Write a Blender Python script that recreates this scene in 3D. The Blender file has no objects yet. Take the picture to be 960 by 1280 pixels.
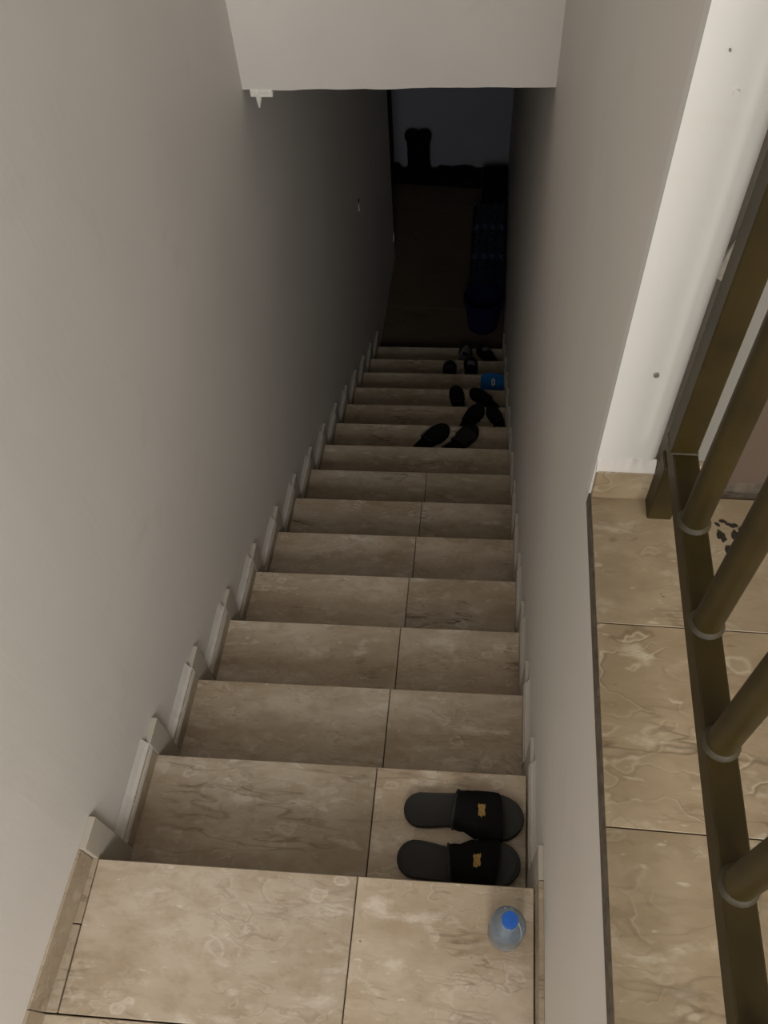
import bpy, bmesh, math, random
from mathutils import Vector, Matrix, noise
random.seed(7)
C = bpy.context.scene.collection
sc = bpy.context.scene
PI = math.pi

# ------------------------------------------------------------------ camera, sky, light, exposure
cd = bpy.data.cameras.new('camera'); cam = bpy.data.objects.new('camera', cd); C.objects.link(cam)
cd.sensor_fit = 'VERTICAL'; cd.sensor_height = 36.0; cd.lens = 1084.2983 * 36.0 / 1280.0
cd.clip_start = 0.02
_y, _p, _r = 0.171, -0.9737, 0.09
Rz = Matrix.Rotation(_y, 3, 'Z'); Rx = Matrix.Rotation(_p, 3, 'X')
cr, sr = math.cos(_r), math.sin(_r)
Ry = Matrix(((cr, 0, sr), (0, 1, 0), (-sr, 0, cr)))
# sign conventions of the fit: right = col 0, forward = col 1, up = col 2
cy, sy = math.cos(_y), math.sin(_y); cp, sp = math.cos(_p), math.sin(_p)
Mf = Matrix(((cy, -sy, 0), (sy, cy, 0), (0, 0, 1))) @ Matrix(((1, 0, 0), (0, cp, -sp), (0, sp, cp))) @ Ry
rt, fw, up = Mf.col[0], Mf.col[1], Mf.col[2]
cam.matrix_world = Matrix(((rt[0], up[0], -fw[0], 0.7637), (rt[1], up[1], -fw[1], -0.3844),
                           (rt[2], up[2], -fw[2], 1.997), (0, 0, 0, 1)))
sc.camera = cam

world = bpy.data.worlds.new('overcast'); sc.world = world; world.use_nodes = True
bg = world.node_tree.nodes['Background']
bg.inputs[0].default_value = (0.75, 0.86, 1.0, 1); bg.inputs[1].default_value = 0.25

def area(name, loc, target, sx, sz, power, col):
    l = bpy.data.lights.new(name, 'AREA'); l.shape = 'RECTANGLE'; l.size = sx; l.size_y = sz
    l.energy = power; l.color = col
    o = bpy.data.objects.new(name, l); C.objects.link(o); o.location = loc
    d = Vector(target) - Vector(loc)
    o.rotation_euler = d.to_track_quat('-Z', 'Y').to_euler()
    return o
area('window_daylight', (1.47, -2.9, 2.55), (0.88, 0.6, 0.3), 2.4, 1.5, 126, (1.0, 0.975, 0.935))

vs = sc.view_settings
vs.view_transform = 'Standard'; vs.look = 'None'; vs.gamma = 1.0; vs.use_curve_mapping = False
vs.exposure = 0.0

# ------------------------------------------------------------------ helpers
def new_mat(name):
    m = bpy.data.materials.new(name); m.use_nodes = True
    return m, m.node_tree.nodes, m.node_tree.links, m.node_tree.nodes['Principled BSDF']

def ramp(nt, stops, interp='LINEAR'):
    r = nt.new('ShaderNodeValToRGB'); r.color_ramp.interpolation = interp
    e = r.color_ramp.elements
    while len(e) < len(stops): e.new(0.5)
    for el, (p, c) in zip(e, stops):
        el.position = p; el.color = (c[0], c[1], c[2], 1) if not isinstance(c, (int, float)) else (c, c, c, 1)
    return r

def mixc(nt, lk, fac, a, b, mode='MIX'):
    m = nt.new('ShaderNodeMix'); m.data_type = 'RGBA'; m.blend_type = mode
    for s, v in ((m.inputs['Factor'], fac), (m.inputs['A'], a), (m.inputs['B'], b)):
        if isinstance(v, (int, float)): s.default_value = v
        elif isinstance(v, tuple): s.default_value = (v[0], v[1], v[2], 1)
        else: lk.new(v, s)
    return m.outputs['Result']

def math_n(nt, lk, op, a, b=None, clamp=False):
    m = nt.new('ShaderNodeMath'); m.operation = op; m.use_clamp = clamp
    for i, v in enumerate((a, b)):
        if v is None: continue
        if isinstance(v, (int, float)): m.inputs[i].default_value = v
        else: lk.new(v, m.inputs[i])
    return m.outputs[0]

def noise_n(nt, lk, vec, scale, detail=3, rough=0.55, dist=0.0):
    n = nt.new('ShaderNodeTexNoise'); n.inputs['Scale'].default_value = scale
    n.inputs['Detail'].default_value = detail; n.inputs['Roughness'].default_value = rough
    n.inputs['Distortion'].default_value = dist
    lk.new(vec, n.inputs['Vector']); return n.outputs['Fac']

def bump(nt, lk, b, h, strength, dist=0.01):
    n = nt.new('ShaderNodeBump'); n.inputs['Strength'].default_value = strength; n.inputs['Distance'].default_value = dist
    lk.new(h, n.inputs['Height']); lk.new(n.outputs[0], b.inputs['Normal'])

def mapped(nt, lk, vec, scale):
    n = nt.new('ShaderNodeMapping'); n.inputs['Scale'].default_value = scale; lk.new(vec, n.inputs['Vector']); return n.outputs[0]

def plain(name, col, rough=0.5, metal=0.0, vary=0.12, scale=25, bmp=0.0, spec=0.5):
    m, nt, lk, b = new_mat(name)
    tc = nt.new('ShaderNodeTexCoord')
    f = noise_n(nt, lk, tc.outputs['Object'], scale, 4)
    c2 = tuple(max(0, v * (1 - vary)) for v in col); c3 = tuple(min(1, v * (1 + vary)) for v in col)
    r = ramp(nt, [(0.3, c2), (0.7, c3)]); lk.new(f, r.inputs[0]); lk.new(r.outputs[0], b.inputs['Base Color'])
    b.inputs['Roughness'].default_value = rough; b.inputs['Metallic'].default_value = metal
    b.inputs['Specular IOR Level'].default_value = spec
    if bmp: bump(nt, lk, b, f, bmp)
    return m

def plaster(name, col, dirt):
    m, nt, lk, b = new_mat(name)
    tc = nt.new('ShaderNodeTexCoord'); v = tc.outputs['Object']
    big = noise_n(nt, lk, v, 1.3, 3); r1 = ramp(nt, [(0.3, tuple(c * 0.94 for c in col)), (0.7, tuple(min(1, c * 1.04) for c in col))])
    lk.new(big, r1.inputs[0])
    sm = noise_n(nt, lk, v, 5.0, 5, 0.6, 0.6); r2 = ramp(nt, [(0.60, 0.0), (0.78, 1.0)]); lk.new(sm, r2.inputs[0])
    c = mixc(nt, lk, math_n(nt, lk, 'MULTIPLY', r2.outputs[0], 0.45), r1.outputs[0], dirt)
    dots = noise_n(nt, lk, v, 38, 2); r3 = ramp(nt, [(0.80, 0.0), (0.84, 1.0)]); lk.new(dots, r3.inputs[0])
    c = mixc(nt, lk, math_n(nt, lk, 'MULTIPLY', r3.outputs[0], 0.5), c, (0.25, 0.23, 0.2))
    lk.new(c, b.inputs['Base Color']); b.inputs['Roughness'].default_value = 0.62
    b.inputs['Specular IOR Level'].default_value = 0.35
    streak = noise_n(nt, lk, mapped(nt, lk, v, (18, 18, 3)), 1.0, 4)
    bump(nt, lk, b, streak, 0.18, 0.006)
    return m

def marble(name, base_a, base_b, pale, vein, rough=0.32, swirl=0.25):
    m, nt, lk, b = new_mat(name)
    tc = nt.new('ShaderNodeTexCoord'); oi = nt.new('ShaderNodeObjectInfo')
    add = nt.new('ShaderNodeVectorMath'); add.operation = 'ADD'
    sc_ = nt.new('ShaderNodeVectorMath'); sc_.operation = 'SCALE'; sc_.inputs[0].default_value = (31.0, 17.0, 0.0)
    lk.new(oi.outputs['Random'], sc_.inputs['Scale'])
    lk.new(tc.outputs['Object'], add.inputs[0]); lk.new(sc_.outputs[0], add.inputs[1])
    v0 = add.outputs[0]
    # warp the coordinates so that nothing runs straight
    wn = nt.new('ShaderNodeTexNoise'); wn.inputs['Scale'].default_value = 5.5; wn.inputs['Detail'].default_value = 4
    lk.new(v0, wn.inputs['Vector'])
    ws = nt.new('ShaderNodeVectorMath'); ws.operation = 'SCALE'; ws.inputs['Scale'].default_value = 0.055
    lk.new(wn.outputs['Color'], ws.inputs[0])
    wa = nt.new('ShaderNodeVectorMath'); wa.operation = 'ADD'; lk.new(v0, wa.inputs[0]); lk.new(ws.outputs[0], wa.inputs[1])
    v = wa.outputs[0]
    clouds = noise_n(nt, lk, mapped(nt, lk, v, (3.0, 7.0, 5.0)), 1.0, 5, 0.6)
    r0 = ramp(nt, [(0.30, base_a), (0.66, base_b)]); lk.new(clouds, r0.inputs[0]); c = r0.outputs[0]
    # mid-size brown mottling
    mo = noise_n(nt, lk, mapped(nt, lk, v, (16.0, 30.0, 20.0)), 1.0, 4, 0.65); rm = ramp(nt, [(0.35, 1.0), (0.55, 0.0)]); lk.new(mo, rm.inputs[0])
    c = mixc(nt, lk, math_n(nt, lk, 'MULTIPLY', rm.outputs[0], 0.55), c, base_a)
    # pale patches stretched along the slab
    pat = noise_n(nt, lk, mapped(nt, lk, v, (9.0, 22.0, 14.0)), 1.0, 4, 0.6)
    r1 = ramp(nt, [(0.58, 0.0), (0.70, 1.0)]); lk.new(pat, r1.inputs[0])
    c = mixc(nt, lk, math_n(nt, lk, 'MULTIPLY', r1.outputs[0], 0.6), c, pale)
    # shell-like rings
    vo = nt.new('ShaderNodeTexVoronoi'); vo.feature = 'F1'; vo.inputs['Scale'].default_value = 1.0
    w2 = nt.new('ShaderNodeTexNoise'); w2.inputs['Scale'].default_value = 26.0; w2.inputs['Detail'].default_value = 2; lk.new(v0, w2.inputs['Vector'])
    w3 = nt.new('ShaderNodeVectorMath'); w3.operation = 'SCALE'; w3.inputs['Scale'].default_value = 0.035; lk.new(w2.outputs['Color'], w3.inputs[0])
    w4 = nt.new('ShaderNodeVectorMath'); w4.operation = 'ADD'; lk.new(v, w4.inputs[0]); lk.new(w3.outputs[0], w4.inputs[1])
    lk.new(mapped(nt, lk, w4.outputs[0], (13.0, 20.0, 18.0)), vo.inputs['Vector'])
    r2 = ramp(nt, [(0.0, 0.25), (0.14, 0.15), (0.24, 0.9), (0.30, 0.1), (0.36, 0.0)]); lk.new(vo.outputs['Distance'], r2.inputs[0])
    mk = noise_n(nt, lk, v0, 6.0, 2); r3 = ramp(nt, [(0.50, 0.0), (0.62, 1.0)]); lk.new(mk, r3.inputs[0])
    c = mixc(nt, lk, math_n(nt, lk, 'MULTIPLY', math_n(nt, lk, 'MULTIPLY', r2.outputs[0], r3.outputs[0]), 0.62), c, pale)
    # contour-like swirls, pale on one side and brown on the other
    sw = noise_n(nt, lk, mapped(nt, lk, w4.outputs[0], (7.0, 14.0, 10.0)), 1.0, 2, 0.5)
    fr_ = math_n(nt, lk, 'FRACT', math_n(nt, lk, 'MULTIPLY', sw, 7.0))
    ra = ramp(nt, [(0.0, 0.0), (0.42, 0.0), (0.5, 1.0), (0.56, 0.0), (1.0, 0.0)]); lk.new(fr_, ra.inputs[0])
    rb = ramp(nt, [(0.0, 0.0), (0.55, 0.0), (0.62, 1.0), (0.74, 0.0), (1.0, 0.0)]); lk.new(fr_, rb.inputs[0])
    ms = noise_n(nt, lk, v0, 4.5, 3); rc = ramp(nt, [(0.44, 0.0), (0.60, 1.0)]); lk.new(ms, rc.inputs[0])
    c = mixc(nt, lk, math_n(nt, lk, 'MULTIPLY', math_n(nt, lk, 'MULTIPLY', ra.outputs[0], rc.outputs[0]), swirl), c, pale)
    c = mixc(nt, lk, math_n(nt, lk, 'MULTIPLY', math_n(nt, lk, 'MULTIPLY', rb.outputs[0], rc.outputs[0]), swirl * 0.8), c, vein)
    # thin wavering veins across the width
    for sc2, wid, st, mask_s in (((1.5, 12.0, 9.0), 0.007, 0.8, 3.0), ((3.2, 24.0, 14.0), 0.009, 0.55, 6.0)):
        n = noise_n(nt, lk, mapped(nt, lk, v, sc2), 1.0, 3, 0.6)
        d = math_n(nt, lk, 'ABSOLUTE', math_n(nt, lk, 'SUBTRACT', n, 0.5))
        r4 = ramp(nt, [(0.0, 1.0), (wid, 0.55), (wid * 2.2, 0.0)]); lk.new(d, r4.inputs[0])
        mm = noise_n(nt, lk, v0, mask_s, 2); r5 = ramp(nt, [(0.50, 0.0), (0.68, 1.0)]); lk.new(mm, r5.inputs[0])
        per = math_n(nt, lk, 'ADD', math_n(nt, lk, 'MULTIPLY', math_n(nt, lk, 'FRACT', math_n(nt, lk, 'MULTIPLY', oi.outputs['Random'], 7.31)), st), st * 0.45)
        c = mixc(nt, lk, math_n(nt, lk, 'MULTIPLY', math_n(nt, lk, 'MULTIPLY', r4.outputs[0], r5.outputs[0]), per), c, vein)
    # dark pits
    p = noise_n(nt, lk, mapped(nt, lk, v0, (40, 75, 60)), 1.0, 2); r6 = ramp(nt, [(0.76, 0.0), (0.80, 1.0)]); lk.new(p, r6.inputs[0])
    c = mixc(nt, lk, math_n(nt, lk, 'MULTIPLY', r6.outputs[0], 0.7), c, vein)
    # each slab a little different
    hv = nt.new('ShaderNodeHueSaturation'); lk.new(c, hv.inputs['Color'])
    hv.inputs['Saturation'].default_value = 1.0
    lk.new(math_n(nt, lk, 'ADD', math_n(nt, lk, 'MULTIPLY', oi.outputs['Random'], 0.14), 0.93), hv.inputs['Value'])
    # pale flecks and the slab's own tone (object colour)
    fk = noise_n(nt, lk, mapped(nt, lk, v, (26.0, 85.0, 60.0)), 1.0, 3, 0.6); rf_ = ramp(nt, [(0.66, 0.0), (0.72, 1.0)]); lk.new(fk, rf_.inputs[0])
    fc = mixc(nt, lk, math_n(nt, lk, 'MULTIPLY', rf_.outputs[0], 0.5), hv.outputs[0], pale)
    lk.new(mixc(nt, lk, 1.0, fc, oi.outputs['Color'], 'MULTIPLY'), b.inputs['Base Color'])
    rr = ramp(nt, [(0.3, rough - 0.06), (0.7, rough + 0.12)]); lk.new(clouds, rr.inputs[0]); lk.new(rr.outputs[0], b.inputs['Roughness'])
    b.inputs['Specular IOR Level'].default_value = 0.4
    return m

M = {}
M['wall'] = plaster('white_emulsion_plaster', (0.70, 0.67, 0.63), (0.60, 0.56, 0.50))
M['wall_white'] = plaster('fresh_white_plaster', (0.74, 0.735, 0.70), (0.68, 0.66, 0.60))
M['wall_grey'] = plaster('grey_plaster', (0.27, 0.255, 0.225), (0.22, 0.20, 0.17))  # darker grey for the set-back wall face beside the white pier
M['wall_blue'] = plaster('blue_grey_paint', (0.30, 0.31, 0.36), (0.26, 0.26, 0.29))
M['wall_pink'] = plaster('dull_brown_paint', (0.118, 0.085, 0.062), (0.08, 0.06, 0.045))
M['stair'] = marble('beige_stair_marble', (0.37, 0.285, 0.19), (0.56, 0.48, 0.375), (0.72, 0.66, 0.56), (0.13, 0.09, 0.05))
M['tile'] = marble('beige_floor_marble', (0.265, 0.20, 0.12), (0.42, 0.335, 0.225), (0.58, 0.51, 0.39), (0.09, 0.06, 0.033), 0.4, 0.55)
M['skirt'] = marble('beige_skirting_marble', (0.33, 0.26, 0.18), (0.43, 0.355, 0.26), (0.55, 0.48, 0.38), (0.14, 0.10, 0.06), 0.45)
M['smeared'] = plaster('paint_smeared_skirting', (0.44, 0.40, 0.34), (0.32, 0.26, 0.19))
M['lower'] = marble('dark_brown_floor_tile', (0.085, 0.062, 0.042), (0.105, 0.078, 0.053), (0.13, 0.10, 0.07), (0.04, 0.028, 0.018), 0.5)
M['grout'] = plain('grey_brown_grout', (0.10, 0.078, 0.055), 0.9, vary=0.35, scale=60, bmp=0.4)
M['bronze'] = plain('brown_enamel_steel', (0.034, 0.023, 0.0045), 0.5, 0.0, vary=0.25, scale=14, spec=0.28)
M['weld'] = plain('scuffed_weld_paint', (0.040, 0.030, 0.013), 0.6, 0.0, vary=0.35, scale=70)
M['black_rubber'] = plain('black_rubber', (0.010, 0.0095, 0.008), 0.55, vary=0.2, scale=60)
M['footbed'] = plain('dark_grey_foam', (0.016, 0.0155, 0.0135), 0.75, vary=0.15, scale=90, bmp=0.1)
M['black_fabric'] = plain('black_fabric', (0.0035, 0.0035, 0.0035), 0.85, vary=0.3, scale=200, bmp=0.2, spec=0.2)
M['brown_rubber'] = plain('dark_brown_rubber', (0.012, 0.008, 0.007), 0.7, vary=0.2, scale=60)
M['gold'] = plain('worn_gold_print', (0.40, 0.26, 0.085), 0.35, 0.6, vary=0.4, scale=160)
M['cap'] = plain('blue_cap_plastic', (0.015, 0.12, 0.55), 0.4, vary=0.06, scale=40)
M['blue'] = plain('bright_blue_plastic', (0.008, 0.13, 0.38), 0.42, vary=0.1, scale=20)
M['navy'] = plain('dark_blue_plastic', (0.006, 0.005, 0.05), 0.45, vary=0.12, scale=20)
M['cream'] = plain('cream_print', (0.75, 0.66, 0.42), 0.6, vary=0.1)
M['grey_knit'] = plain('grey_knit_fabric', (0.17, 0.18, 0.18), 0.85, vary=0.4, scale=120, bmp=0.3)
M['pale_rubber'] = plain('pale_grey_rubber', (0.25, 0.25, 0.24), 0.7, vary=0.2)
M['pack_cap'] = plain('dull_blue_cap', (0.03, 0.045, 0.09), 0.5)
M['dark_strip'] = plain('dark_brown', (0.03, 0.02, 0.014), 0.6, vary=0.3)  # dark brown of the upright strip on the far wall
M['white_chip'] = plain('chipped_white_paint', (0.80, 0.78, 0.72), 0.7, vary=0.1, scale=80, bmp=0.3)
M['steel'] = plain('dull_steel', (0.4, 0.39, 0.36), 0.4, 0.8)
M['black_stain'] = plain('dried_black_stain', (0.016, 0.011, 0.006), 0.8, vary=0.4)

def clear_plastic(name, tint, diff, dfac):
    m, nt, lk, b = new_mat(name); nt.remove(b)
    out = nt['Material Output']
    t = nt.new('ShaderNodeBsdfTransparent'); t.inputs[0].default_value = (*tint, 1)
    d = nt.new('ShaderNodeBsdfDiffuse'); d.inputs[0].default_value = (*diff, 1)
    g = nt.new('ShaderNodeBsdfGlossy'); g.inputs['Roughness'].default_value = 0.06
    fr = nt.new('ShaderNodeFresnel'); fr.inputs[0].default_value = 1.5
    tc = nt.new('ShaderNodeTexCoord'); n = noise_n(nt, lk, tc.outputs['Object'], 30, 3)
    rm = ramp(nt, [(0.3, dfac * 0.7), (0.7, dfac * 1.3)]); lk.new(n, rm.inputs[0])
    a = nt.new('ShaderNodeMixShader'); lk.new(rm.outputs[0], a.inputs[0]); lk.new(t.outputs[0], a.inputs[1]); lk.new(d.outputs[0], a.inputs[2])
    s = nt.new('ShaderNodeMixShader'); lk.new(fr.outputs[0], s.inputs[0]); lk.new(a.outputs[0], s.inputs[1]); lk.new(g.outputs[0], s.inputs[2])
    lk.new(s.outputs[0], out.inputs[0])
    return m
M['pet'] = clear_plastic('clear_blue_bottle_plastic', (0.90, 0.955, 0.99), (0.50, 0.64, 0.82), 0.24)
M['film'] = clear_plastic('shrink_film', (0.85, 0.9, 0.97), (0.2, 0.3, 0.5), 0.06)
M['pack_bottle'] = plain('blue_bottle_plastic', (0.03, 0.04, 0.07), 0.3, vary=0.2)

def obj(name, bm, mat, parent=None, smooth=False):
    me = bpy.data.meshes.new(name)
    bmesh.ops.recalc_face_normals(bm, faces=bm.faces[:])
    bm.to_mesh(me); bm.free()
    for m in (mat if isinstance(mat, (list, tuple)) else [mat]): me.materials.append(m)
    if smooth:
        for p in me.polygons: p.use_smooth = True
        me.set_sharp_from_angle(angle=math.radians(38))
    o = bpy.data.objects.new(name, me); C.objects.link(o)
    if parent: o.parent = parent
    return o

def tag(o, label, cat, group=None):
    o['label'] = label; o['category'] = cat
    if group: o['group'] = group
    return o

def thing(name, label, cat, loc=(0, 0, 0), rz=0.0, group=None):
    o = bpy.data.objects.new(name, None); C.objects.link(o); o.empty_display_size = 0.05
    o.location = loc; o.rotation_euler = (0, 0, rz)
    return tag(o, label, cat, group)

def struct(o, label, cat):
    o['kind'] = 'structure'; return tag(o, label, cat)

def hexa(bm, p):
    """p: 8 points, bottom 4 then top 4, both counter-clockwise."""
    v = [bm.verts.new(q) for q in p]
    for f in ((3, 2, 1, 0), (4, 5, 6, 7), (0, 1, 5, 4), (1, 2, 6, 5), (2, 3, 7, 6), (3, 0, 4, 7)):
        bm.faces.new([v[i] for i in f])

def box(bm, x0, x1, y0, y1, z0, z1):
    hexa(bm, [(x0, y0, z0), (x1, y0, z0), (x1, y1, z0), (x0, y1, z0), (x0, y0, z1), (x1, y0, z1), (x1, y1, z1), (x0, y1, z1)])

def bev(bm, w, seg=1):
    bmesh.ops.bevel(bm, geom=bm.edges[:], offset=w, segments=seg, affect='EDGES', profile=0.5)

def boxbm(*a, bevel=0.0, seg=1):
    bm = bmesh.new(); box(bm, *a)
    if bevel: bev(bm, bevel, seg)
    return bm

def prism_x(bm, poly, xa, xb):
    """poly in (y, z); xa, xb functions of y or numbers."""
    fa = xa if callable(xa) else (lambda y: xa); fb = xb if callable(xb) else (lambda y: xb)
    a = [bm.verts.new((fa(y), y, z)) for y, z in poly]; b = [bm.verts.new((fb(y), y, z)) for y, z in poly]
    bm.faces.new(a); bm.faces.new(b[::-1])
    n = len(poly)
    for i in range(n): bm.faces.new([a[i], b[i], b[(i + 1) % n], a[(i + 1) % n]])

def tube(bm, pts, r, n=12, cap=True):
    pts = [Vector(p) for p in pts]; rings = []
    for i, p in enumerate(pts):
        d = (pts[min(i + 1, len(pts) - 1)] - pts[max(i - 1, 0)]).normalized()
        a = d.orthogonal().normalized() if i == 0 else (rings[-1][1] - d * rings[-1][1].dot(d)).normalized()
        b = d.cross(a)
        ring = [bm.verts.new(p + (a * math.cos(2 * PI * k / n) + b * math.sin(2 * PI * k / n)) * (r[i] if isinstance(r, (list, tuple)) else r)) for k in range(n)]
        rings.append((ring, a))
    for (r0, _), (r1, _) in zip(rings, rings[1:]):
        for k in range(n): bm.faces.new([r0[k], r0[(k + 1) % n], r1[(k + 1) % n], r1[k]])
    if cap: bm.faces.new(rings[0][0][::-1]); bm.faces.new(rings[-1][0])

def lathe(bm, prof, n=32, cap0=True, cap1=True, wob=None):
    rings = []
    for r, z in prof:
        rings.append([bm.verts.new((r * math.cos(2 * PI * k / n) * (wob(k / n, z) if wob else 1), r * math.sin(2 * PI * k / n) * (wob(k / n, z) if wob else 1), z)) for k in range(n)])
    for a, b in zip(rings, rings[1:]):
        for k in range(n): bm.faces.new([a[k], a[(k + 1) % n], b[(k + 1) % n], b[k]])
    if cap0: bm.faces.new(rings[0][::-1])
    if cap1: bm.faces.new(rings[-1])

# ------------------------------------------------------------------ dimensions of the place
G, H, W, F = 0.28, 0.1688, 0.9437, 0.849
SK = 0.0233                                     # the nosings run a touch askew
TAPER = 0.0217
NS = 15
XR = 0.9557                                     # face of the right-hand wall
FLOOR_Z = -NS * H
def xt(y): return TAPER * max(y, 0.0)            # left end of the treads
def xl(y): return -0.016 + (TAPER * y if y > 0 else 0.045 * max(y, -0.45))   # face of the left-hand wall, drawing back a little at the top
def xin(y): return xl(y) + 0.004
def nose(k): return k * G if k else -0.020
def ztop(k): return -k * H if k else 0.0328
TZ = 0.02

# ------------------------------------------------------------------ walls, ceilings
bm = bmesh.new()
YE = 5.06
for y0, y1 in ((-3.0, -0.45), (-0.45, 0.0), (0.0, YE)):
    prism_x(bm, [(y0, -2.75), (y1, -2.75), (y1, 3.4), (y0, 3.4)], lambda y: xl(y) - 0.2, xl)
wl = struct(obj('wall_left', bm, M['wall']), 'long off-white plaster wall along the left of the stairs', 'wall')
# small chips on the left wall
bm = bmesh.new(); tube(bm, [(xl(3.74) - 0.004, 3.74, -1.04), (xl(3.74) + 0.003, 3.74, -1.04)], 0.014, 8)
obj('wall_hole', bm, M['black_stain'], wl)
bm = bmesh.new(); box(bm, xl(3.74) - 0.002, xl(3.74) + 0.004, 3.725, 3.75, -1.10, -1.055); bev(bm, 0.001)
obj('plaster_chip', bm, M['white_chip'], wl)
bm = bmesh.new(); box(bm, xl(5.0) - 0.002, xl(5.0) + 0.006, 5.01, 5.055, -2.34, -2.29); bev(bm, 0.002)
obj('plaster_chip', bm, M['white_chip'], wl)

bm = bmesh.new()
YC = 0.445; YG = 0.468
prism_x(bm, [(-1.4, -2.75), (6.5, -2.75), (6.5, 3.4), (YG, 3.4), (YG, F - 0.024), (-1.4, F - 0.024)], XR, 1.163)
bm.faces.ensure_lookup_table()
bmesh.ops.recalc_face_normals(bm, faces=bm.faces[:])
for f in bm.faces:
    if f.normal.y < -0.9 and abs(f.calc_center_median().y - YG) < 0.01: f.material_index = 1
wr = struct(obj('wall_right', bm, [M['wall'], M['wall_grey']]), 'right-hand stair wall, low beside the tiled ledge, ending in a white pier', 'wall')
bm = bmesh.new()
prof_ = [(XR, YG), (XR, YC), (1.030, YC)] + [(1.030 + 0.015 * math.sin(a * PI / 12), YC + 0.015 - 0.015 * math.cos(a * PI / 12)) for a in range(1, 7)] + [(1.045, YG)]
lo = [bm.verts.new((x, y, F - 0.02)) for x, y in prof_]; hi = [bm.verts.new((x, y, 3.4)) for x, y in prof_]
bm.faces.new(lo[::-1]); bm.faces.new(hi)
for i in range(len(prof_)): bm.faces.new([lo[i], lo[(i + 1) % len(prof_)], hi[(i + 1) % len(prof_)], hi[i]])
obj('white_pier', bm, M['wall_white'], wr, True)['label'] = 'narrow bright white plaster pier at the wall end'
for x, z, r, mt in ((1.000, 1.516, 0.004, 'wall_white'), (1.005, 1.123, 0.0045, 'steel'), (0.983, 1.557, 0.0014, 'wall_grey')):
    bm = bmesh.new(); tube(bm, [(x, YC + 0.004, z), (x, YC - 0.0035, z)], [r, r * 0.8], 10)
    obj('nail_head', bm, M[mt], wr, True)
bm = bmesh.new()
pts = [(1.036, 1.262), (1.041, 1.285), (1.046, 1.31), (1.058, 1.348), (1.062, 1.345), (1.058, 1.315), (1.055, 1.29), (1.049, 1.268), (1.043, 1.272)]
a = [bm.verts.new((x + 0.004, YG + 0.001, z)) for x, z in pts]; b = [bm.verts.new((x + 0.004, YG - 0.0045, z)) for x, z in pts]
bm.faces.new(a); bm.faces.new(b[::-1])
for i in range(len(pts)): bm.faces.new([a[i], b[i], b[(i + 1) % len(pts)], a[(i + 1) % len(pts)]])
obj('paint_flake', bm, M['white_chip'], wr)

# slab edge above the stairs, with a slightly ragged lower arris
bm = bmesh.new()
n = 40; HY = 2.060; HZ = 0.577
x0, x1 = -0.10, XR + 0.05
fr_b, fr_t, bk_b, bk_t = [], [], [], []
for i in range(n + 1):
    x = x0 + (x1 - x0) * i / n; y = HY + SK * x
    z = HZ + 0.004 * noise.noise((x * 9, 0.3, 0)) + 0.002 * noise.noise((x * 31, 1.3, 0))
    fr_b.append(bm.verts.new((x, y, z))); fr_t.append(bm.verts.new((x, y, 3.4)))
    bk_b.append(bm.verts.new((x, y + 0.16, HZ))); bk_t.append(bm.verts.new((x, y + 0.16, 3.4)))
for i in range(n):
    bm.faces.new([fr_b[i], fr_b[i + 1], fr_t[i + 1], fr_t[i]]); bm.faces.new([bk_b[i], bk_t[i], bk_t[i + 1], bk_b[i + 1]])
    bm.faces.new([fr_b[i], bk_b[i], bk_b[i + 1], fr_b[i + 1]]); bm.faces.new([fr_t[i], fr_t[i + 1], bk_t[i + 1], bk_t[i]])
bm.faces.new([fr_b[0], fr_t[0], bk_t[0], bk_b[0]]); bm.faces.new([fr_b[n], bk_b[n], bk_t[n], fr_t[n]])
wf = struct(obj('wall_front', bm, M['wall']), 'off-white plastered wall hanging over the lower flight, with a ragged bottom edge', 'wall')
bm = bmesh.new(); box(bm, 0.050, 0.119, HY - 0.004, HY + 0.03, 0.556, 0.58); bev(bm, 0.003)
obj('plaster_lip', bm, M['white_chip'], wf)
bm = bmesh.new(); tube(bm, [(0.074, HY + 0.006, 0.565), (0.072, HY + 0.006, 0.545), (0.069, HY + 0.007, 0.518)], [0.012, 0.009, 0.0025], 10)
obj('plaster_drip', bm, M['white_chip'], wf, True)

bm = boxbm(-1.6, 1.163, HY + 0.16, 6.5, HZ, HZ + 0.16)
struct(obj('ceiling', bm, M['wall']), 'low flat ceiling over the dark lower flight', 'ceiling')
bm = boxbm(-0.3, 3.2, -3.2, 2.3, 3.4, 3.5)
struct(obj('ceiling', bm, M['wall']), 'high ceiling over the upper landing, above the picture', 'ceiling')
bm = boxbm(-1.6, 1.163, 6.25, 6.4, FLOOR_Z - 0.1, HZ)
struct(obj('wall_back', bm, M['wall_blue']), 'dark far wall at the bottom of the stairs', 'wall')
bm = boxbm(-1.7, -1.6, 4.8, 6.4, FLOOR_Z - 0.1, HZ)
struct(obj('wall_side', bm, M['wall']), 'side wall of the lower hall, round the corner', 'wall')
bm = boxbm(-1.6, xl(5.06) - 0.2, 4.86, 5.06, FLOOR_Z - 0.1, HZ)
struct(obj('wall_return', bm, M['wall']), 'wall returning left at the foot of the stairs', 'wall')
bm = boxbm(-0.13, -0.015, 6.222, 6.25, FLOOR_Z, 0.4, bevel=0.003)
struct(obj('trim_1', bm, M['dark_strip']), 'dark upright strip on the far wall', 'trim')  # thin dark strip set upright against the far wall
# brown wall on the landing, right of the white pier
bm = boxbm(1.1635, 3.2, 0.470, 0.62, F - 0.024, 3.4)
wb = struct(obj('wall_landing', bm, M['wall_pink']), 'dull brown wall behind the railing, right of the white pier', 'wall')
bm = boxbm(3.1, 3.2, -3.0, 0.47, 0.0, 3.4)
struct(obj('wall_outer', bm, M['wall']), 'outer wall of the landing, out of view', 'wall')
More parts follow.
